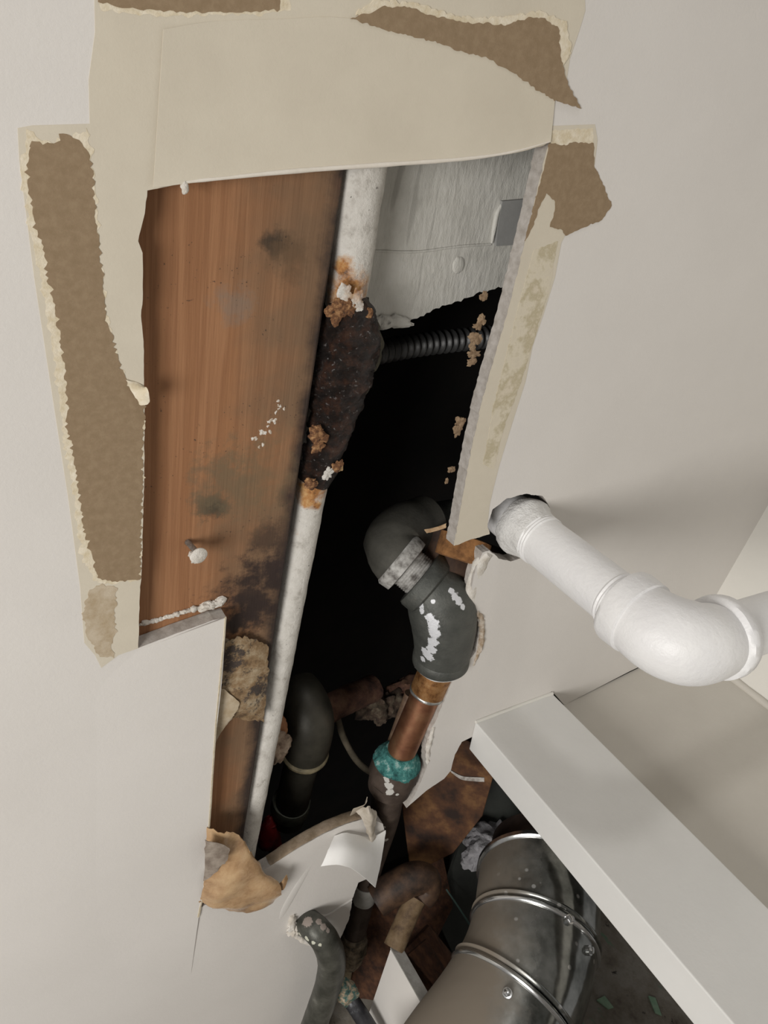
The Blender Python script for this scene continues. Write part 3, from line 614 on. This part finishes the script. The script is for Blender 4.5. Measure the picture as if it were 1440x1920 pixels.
tag(tube('electric_cable', [W(632, 1345, H + .12), W(645, 1385, H + .12), W(668, 1425, H + .11), W(695, 1448, H + .10), W(720, 1455, H + .095)], .0042, mottled('dusty_cable', [(.12, .10, .07), (.2, .17, .12)], 60, .8), seg=14, sub=8), 'thin dusty cable sagging in the cavity left of the copper pipe', 'cable')
rd = thing('red_valve_handle', 'dark red handle end low in the cavity near the white pipe', 'handle', W(510, 1570, H + .10))
rdm = mottled('red_paint', [(.20, .008, .010), (.32, .02, .02)], 40, .5)
lumpy('grip', W(503, 1562, H + .10), (.014, .03, .011), rdm, rd, .18, 40)
tube('stem', [W(508, 1540, H + .10), W(518, 1600, H + .11)], .009, rdm, rd, seg=16, sub=5)
# orange shims between conduit and elbow
tag(lumpy('wood_chip', W(519, 1370, H + .07), (.010, .022, .010), mottled('orange_wood', [(.18, .07, .03), (.34, .16, .07)], 60, .8), None, .3, 60), 'small orange wood chip wedged between slim white pipe and dark elbow', 'wood chip')
tag(lumpy('paper_wad', W(520, 1403, H + .06), (.013, .020, .010), mottled('wad', [(.2, .13, .09), (.4, .32, .24)], 120, .9), None, .5, 90), 'crumpled paper wad below the orange wood chip', 'paper wad')

# ================================================================ WHITE DRAIN PIPE below the ceiling
wp = NT('glossy_white_pipe_paint', .42)
wc = wp.ramp(wp.noise(20, 5), [(.35, (.76, .755, .76)), (.65, (.82, .815, .81))])
wp.color(wc); wp.bump(wp.math('ADD', wp.noise(45, 6, .65), wp.noise(200, 4, .6)), .22, .003); wpm = wp.m
base0 = W(985, 990)
white = thing('painted_drain_pipe', 'thick white painted drain pipe dropping from the ceiling and elbowing right', 'pipe', base0)
ez = YP(1440, 1165, base0.y).z
R1 = .0245
horizontal_z = ez
corner = Vector((base0.x, base0.y, horizontal_z))
b1 = corner + Vector((0, 0, .052)); b2 = corner + Vector((.046, 0, 0))
tube('riser', [base0 + Vector((0, 0, .08)), base0, b1], R1, wpm, white, seg=48, sub=10, lump=.012, freq=45)
tube('elbow', elbow_path(b1 + Vector((0, 0, -.004)), corner + Vector((-.004, 0, -.005)), b2 + Vector((-.004, 0, 0)), 20), [.0305] + [.0315 + .0030 * math.sin(math.pi * i / 18) for i in range(19)] + [.0305], wpm, white, seg=52, raw=True, lump=.014, freq=45)
collar('elbow_band', b1, (0, 0, 1), [(-.012, .0300), (-.010, .0338), (.006, .0345), (.010, .0335), (.0115, .030), (.0118, .024)], wpm, white, 52, .015)
collar('elbow_band', b2, (1, 0, 0), [(-.004, .0305), (-.001, .0350), (.005, .0356), (.007, .0345), (.010, .0345), (.012, .033), (.0125, .024)], wpm, white, 52, .008)
collar('thread', b1, (0, 0, 1), [(.011 + i * .0018, R1 + (.0012 if i % 2 else .0002)) for i in range(7)], wpm, white, 48)
tube('branch_run', [b2, b2 + Vector((.19, 0, 0)), b2 + Vector((.378, 0, 0))], R1 + .0005, wpm, white, seg=44, sub=5)
collar('plaster_collar', base0, (0, 0, -1), [(-.010, .0285), (-.003, .0305), (.001, .0305), (.004, .029), (.009, .0272), (.016, .0262), (.022, .0249)], mottled('brushed_plaster', [(.66, .65, .63), (.78, .77, .75)], 60, .6, bump=.9, bscale=130, bdist=.004), white, 60, .05, 90)
collar('thread', base0, (0, 0, -1), [(.018 + i * .0016, R1 + (.0011 if i % 2 else .0002)) for i in range(7)], wpm, white, 48)

# ================================================================ LOWER LEFT PIPE leaving the ceiling
lp = thing('bent_waste_pipe', 'dark grey bent pipe leaving the ceiling with peeled white paint', 'pipe', W(566, 1722))
lpm = NT('weathered_lead', .45, .35)
lc = lpm.ramp(lpm.noise(40, 6, .65), [(.35, (.045, .046, .038)), (.6, (.10, .10, .085)), (.75, (.24, .24, .21))])
path = [W(560, 1712, H + .03), W(572, 1726, H + .002), W(592, 1742, H - .018), W(612, 1768, H - .030), W(622, 1805, H - .034), W(614, 1850, H - .034), W(597, 1900, H - .034), W(575, 1960, H - .034), W(545, 2050, H - .034)]
wpipe = tube('pipe_run', path, [.0145, .0155, .016, .0165, .0170, .0165, .0165, .0165, .0165], lpm.m, lp, seg=36, sub=8, lump=.02)
for (x, y, r) in ((576, 1728, .0065), (566, 1712, .003), (562, 1752, .0025), (575, 1760, .003), (587, 1768, .0025), (600, 1772, .002), (598, 1728, .0035), (606, 1738, .004), (615, 1745, .003)):
    lc = lpm.mix(lpm.blob(hit(wpipe, x, y), r, .1, .9, 260), lc, (.66, .66, .55) if y > 1745 else (.34, .29, .26))
lpm.color(lc); lpm.bump(lpm.noise(200, 5), .3, .0015)
lumpy('plaster_rim', W(562, 1738, H - .004), (.014, .010, .005), plaster, lp, .6, 130)
tube('plaster_rim', [W(548, 1715, H), W(547, 1738, H - .002), W(556, 1752, H - .006), W(575, 1766, H - .014), W(600, 1776, H - .022)], [.003, .005, .004, .003, .002], plaster, lp, seg=14, sub=8, lump=.6, freq=200)
tube('branch_tube', [W(648, 1862, H - .03), W(664, 1884, H - .045), W(690, 1925, H - .075), W(715, 1968, H - .105)], .0105, mottled('black_tube', [(.02, .02, .024), (.05, .05, .055), (.4, .42, .45)], 60, .35, .3, lo=.3, hi=.85), lp, seg=24, sub=6)
tube('branch_joint', [W(632, 1850, H - .03), W(648, 1858, H - .032), W(660, 1876, H - .045)], [.009, .0145, .012], mottled('verdigris_joint', [(.03, .05, .045), (.07, .16, .14), (.36, .27, .18), (.55, .5, .4)], 120, .85, bump=.8), lp, seg=24, sub=6, lump=.2)

# ================================================================ THE CHASE with duct
brownw = NT('rough_brown_framing', .85)
g1 = brownw.noise(1.0, 5, .6, brownw.scaled(120, 120, 9))
bw = brownw.ramp(g1, [(.3, (.025, .011, .006)), (.5, (.075, .03, .014)), (.7, (.14, .06, .027))]); brownw.color(bw); brownw.bump(g1, .5, .003)  # browns lowered to paint in the shade of the chase
orangew = NT('orange_framing', .85)
g2 = orangew.noise(1.0, 5, .6, orangew.scaled(30, 30, 10))
ow = orangew.ramp(g2, [(.34, (.025, .012, .008)), (.5, (.10, .042, .018)), (.66, (.24, .12, .045))]); orangew.color(ow)
def plank(name, px, dep, thick, m, label, cat, dz=0):
    P = [D(x, y, d) for (x, y), d in zip(px, dep)]
    n = (P[1] - P[0]).cross(P[2] - P[0]).normalized()
    if n.dot(fwd) < 0: n = -n
    return tag(bevel(prism(name, P, n * thick, m), .0015), label, cat)
plank('framing_block', [(752, 1500), (870, 1385), (935, 1420), (905, 1530), (850, 1600), (770, 1640)], [1.02, 1.02, 1.02, 1.02, 1.02, 1.02], .05, orangew.m, 'orange brown wood block behind the white post\'s top end', 'wood block')
plank('wooden_stud', [(668, 1700), (830, 1600), (850, 1700), (700, 2000), (600, 2020)], [1.10, 1.12, 1.12, 1.06, 1.05], .03, brownw.m, 'dark reddish wooden stud behind the brown lower pipe', 'stud')
plank('framing_block', [(740, 1800), (805, 1735), (870, 1815), (860, 1830), (830, 1900), (790, 1920)], [1.02, 1.04, 1.02, 1.01, 1.0, 1.0], .03, brownw.m, 'short brown wood block between white panel edge and duct', 'wood block')
plank('framing_block', [(765, 1790), (800, 1760), (850, 1840), (828, 1868)], [1.0, 1.01, .99, .985], .012, brownw.m, 'small brown wood offcut on the short block beside the duct', 'wood block')
# partition drywall whose edge faces the room
w0 = W(733, 1778, .40); th = .0135
wl = structure(prism('wall_partition', [w0, w0 + Vector((th, 0.002, 0)), w0 + Vector((th - .03, .60, 0)), w0 + Vector((-.03, .60, 0))], (0, 0, -1.9), paint))
prism('end_strip', [w0 + Vector((-.0006, -.0012, .0006)), w0 + Vector((th + .0006, .0008, .0006)), w0 + Vector((th + .0006, .003, .0006)), w0 + Vector((-.0006, .001, .0006))], (0, 0, -1.9), mottled('dusty_end', [(.22, .21, .19), (.36, .35, .33)], 60, .9), wl)
# brown tube bending down
bt = thing('brown_elbow_tube', 'brown capped tube elbow above the white partition edge', 'pipe', D(745, 1755, .93))
btm = mottled('tan_tube', [(.07, .04, .022), (.16, .105, .055), (.22, .155, .09)], 50, .7, .1)  # tube colour darkened for the shade it hangs in
tube('drop_tube', [D(780, 1685, .955), D(762, 1722, .945), D(738, 1778, .93)], .0135, btm, bt, seg=26, sub=6)
tube('elbow', [D(705, 1690, .95), D(740, 1665, .955), D(775, 1648, .96), D(797, 1650, .965), D(800, 1668, .965), D(788, 1688, .96)], [.020, .021, .021, .020, .018, .016], mottled('dark_brown_fitting', [(.02, .012, .008), (.055, .03, .018), (.10, .055, .03)], 50, .6, .1), bt, seg=28, sub=8)  # fitting colour darkened too, shade painted into the brown
# grey duct board behind
plank('duct_board', [(905, 1425), (1010, 1520), (1080, 1800), (890, 1880), (818, 1722), (838, 1640), (868, 1560)], [1.16, 1.16, 1.16, 1.12, 1.12, 1.13, 1.15], .06, mottled('dark_grey_board', [(.035, .038, .034), (.055, .06, .052)], 20, .8), 'dark grey board behind the shiny duct, half covered by white plaster', 'board')
cl = tag(lumpy('plaster_lump', D(930, 1582, 1.125), (.056, .026, .034), mottled('mauve_plaster', [(.34, .33, .35), (.52, .51, .53)], 50, .9, bump=.8, bscale=120, bdist=.004), None, .45, 26, 5), 'ragged white plaster lump above the round metal duct', 'plaster')
sheet('plaster_trail', [[D(925, 1600, 1.09), D(962, 1610, 1.09)], [D(908, 1650, 1.085), D(942, 1655, 1.085)], [D(892, 1705, 1.075), D(916, 1712, 1.075)]], mottled('grey_plaster', [(.24, .25, .26), (.38, .39, .40)], 50, .9, bump=.8), cl, thick=.004, sub=6, wob=.004, edge=.004)
tag(sheet('green_wire', [[D(836, 1668, 1.10), D(838, 1666, 1.10)], [D(858, 1700, 1.09), D(860, 1698, 1.09)], [D(882, 1738, 1.08), D(884, 1736, 1.08)]], mottled('green_wire', [(.08, .15, .13), (.12, .22, .19)], 40, .6), thick=.002, sub=5), 'thin green wire left of the duct on the grey board', 'wire')
tag(sheet('paper_strip', [[D(842, 1443, .98), D(846, 1449, .98)], [D(870, 1456, .975), D(870, 1463, .975)], [D(908, 1458, .97), D(908, 1466, .97)]], mottled('strip_paper', [(.25, .22, .19), (.6, .57, .53)], 120, .7), thick=.002, sub=6, wob=.002), 'pale twisted paper strip between ceiling edge and post top', 'paper strip')

galv = NT('galvanised_sheet', .16, .95)
gn = galv.noise(22, 6, .6)
gc = galv.ramp(gn, [(.34, (.09, .095, .09)), (.5, (.22, .23, .22)), (.66, (.38, .39, .38))])  # dark patches paint in reflections of the dark room
vz = galv.t.nodes.new('ShaderNodeTexVoronoi'); vz.inputs['Scale'].default_value = 60; galv.link(galv.pos, vz.inputs['Vector'])
gc = galv.mix(galv.math('MULTIPLY', galv.maprange(vz.outputs['Distance'], .18, .12), galv.maprange(galv.noise(16, 4), .44, .54)), gc, (.75, .76, .76))
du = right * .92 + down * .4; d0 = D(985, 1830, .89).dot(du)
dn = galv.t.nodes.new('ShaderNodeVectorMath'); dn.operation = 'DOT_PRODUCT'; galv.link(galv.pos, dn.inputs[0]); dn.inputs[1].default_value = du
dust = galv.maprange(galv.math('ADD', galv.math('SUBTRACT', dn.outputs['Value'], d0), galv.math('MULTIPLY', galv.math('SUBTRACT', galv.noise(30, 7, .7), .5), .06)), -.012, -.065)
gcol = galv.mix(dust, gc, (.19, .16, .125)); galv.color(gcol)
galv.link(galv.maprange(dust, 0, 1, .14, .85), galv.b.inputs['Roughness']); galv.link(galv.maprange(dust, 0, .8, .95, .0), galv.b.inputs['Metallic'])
galv.bump(galv.noise(10, 3), .25, .01)
DR = .0785
dp = [D(800, 2120, .80), D(870, 2010, .825), D(935, 1915, .855), D(980, 1830, .89), D(1003, 1745, .935), D(1008, 1690, .965), D(1010, 1648, .995)]
S = catmull(dp, 8)
duct = thing('metal_duct', 'shiny round galvanised metal duct elbow beside the white post', 'duct', S[0])
cuts = [0, 20, 31, len(S) - 1]
for i, (a, b) in enumerate(zip(cuts[:-1], cuts[1:])):
    tube('duct_section', S[a:b + 1], DR - .0008 * (i % 2), galv.m, duct, seg=72, raw=True)
shiny = mottled('seam_metal', [(.45, .46, .45), (.6, .6, .6)], 20, .2, .95, bump=.1)
for a in cuts[1:-1]:
    t = (S[a + 1] - S[a - 1]).normalized()
    for off in (-.005, .004):
        collar('duct_seam', S[a] + t * off, t, [(-.0035, DR - .001), (-.0022, DR + .0018), (0, DR + .003), (.0022, DR + .0018), (.0035, DR - .001)], galv.m if off > 0 else shiny, duct, 72)
tube('duct_throat', [S[-3], S[-1] + (S[-1] - S[-3]).normalized() * .05], DR - .012, mottled('dark_throat', [(.05, .035, .03), (.10, .07, .055)], 30, .6, .3), duct, seg=60, sub=4)
collar('duct_rim', S[-1], (S[-1] - S[-3]), [(-.006, DR), (-.003, DR + .004), (.003, DR + .004), (.006, DR - .006)], shiny, duct, 72)
def on_duct(px, py):       # point of the duct's near side seen at the pixel
    r = ray(px, py); best = None
    for i in range(3000):
        q = Vector((0, 0, CAMZ)) + r * (.6 + i * .0002)
        if min((q - s).length for s in S) < DR + .002:
            c = min(S, key=lambda s: (q - s).length); return q, (q - c).normalized()
    return Vector((0, 0, CAMZ)) + r * .85, -fwd
for (x, y) in ((951, 1862), (1068, 1724), (1106, 1782)):
    q, nn = on_duct(x, y)
    s = collar('duct_screw', q, nn, [(-.003, .0055), (.0008, .0055), (.001, .004)], shiny, duct, 20)
    collar('screw_head', q, nn, [(.0005, .0042), (.0045, .0040), (.0052, .0028)], shiny, s, 6)

# far wall of the chase and its closing sides
k = NT('mottled_chase_wall', .9)
mc = k.ramp(k.noise(18, 7, .7), [(.3, (.09, .07, .055)), (.45, (.20, .175, .14)), (.6, (.27, .25, .215)), (.75, (.15, .13, .10))])
mc = k.mix(k.maprange(k.noise(1.0, 4, .6, k.scaled(45, 12, 12)), .64, .67), mc, (.14, .22, .15))
mc = k.mix(k.maprange(k.noise(55, 5, .7), .64, .70), mc, (.03, .025, .02)); k.color(mc); k.bump(k.noise(60, 6), .6, .003); chasew = k.m
y0 = 1.12
structure(prism('wall_chase_back', [(.1, y0, 1.2), (1.6, y0, 1.2), (1.6, y0 + .05, 1.2), (.1, y0 + .05, 1.2)], (0, 0, Z + .0 - 1.2 + .1), chasew))
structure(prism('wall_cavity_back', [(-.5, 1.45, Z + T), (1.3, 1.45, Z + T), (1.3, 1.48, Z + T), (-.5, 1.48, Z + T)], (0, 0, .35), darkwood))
for px in ([(1118, 1876), (1133, 1868), (1150, 1890), (1140, 1893)], [(1215, 1868), (1228, 1872), (1240, 1905), (1228, 1900)]):
    a = [YP(x, y, y0 - .0005) for x, y in px]
    tag(prism('paint_flake', a, (0, -.002, 0), mottled('green_flake', [(.20, .33, .22), (.3, .42, .3)], 60, .8)), None, 'paint flake', 'green flakes on the chase wall')['label'] = 'pale green paint flake on the mottled wall right of the duct' 
for o in bpy.data.objects:
    for kk in ('wx', 'wy', 'wz'):
        if kk in o: del o[kk]
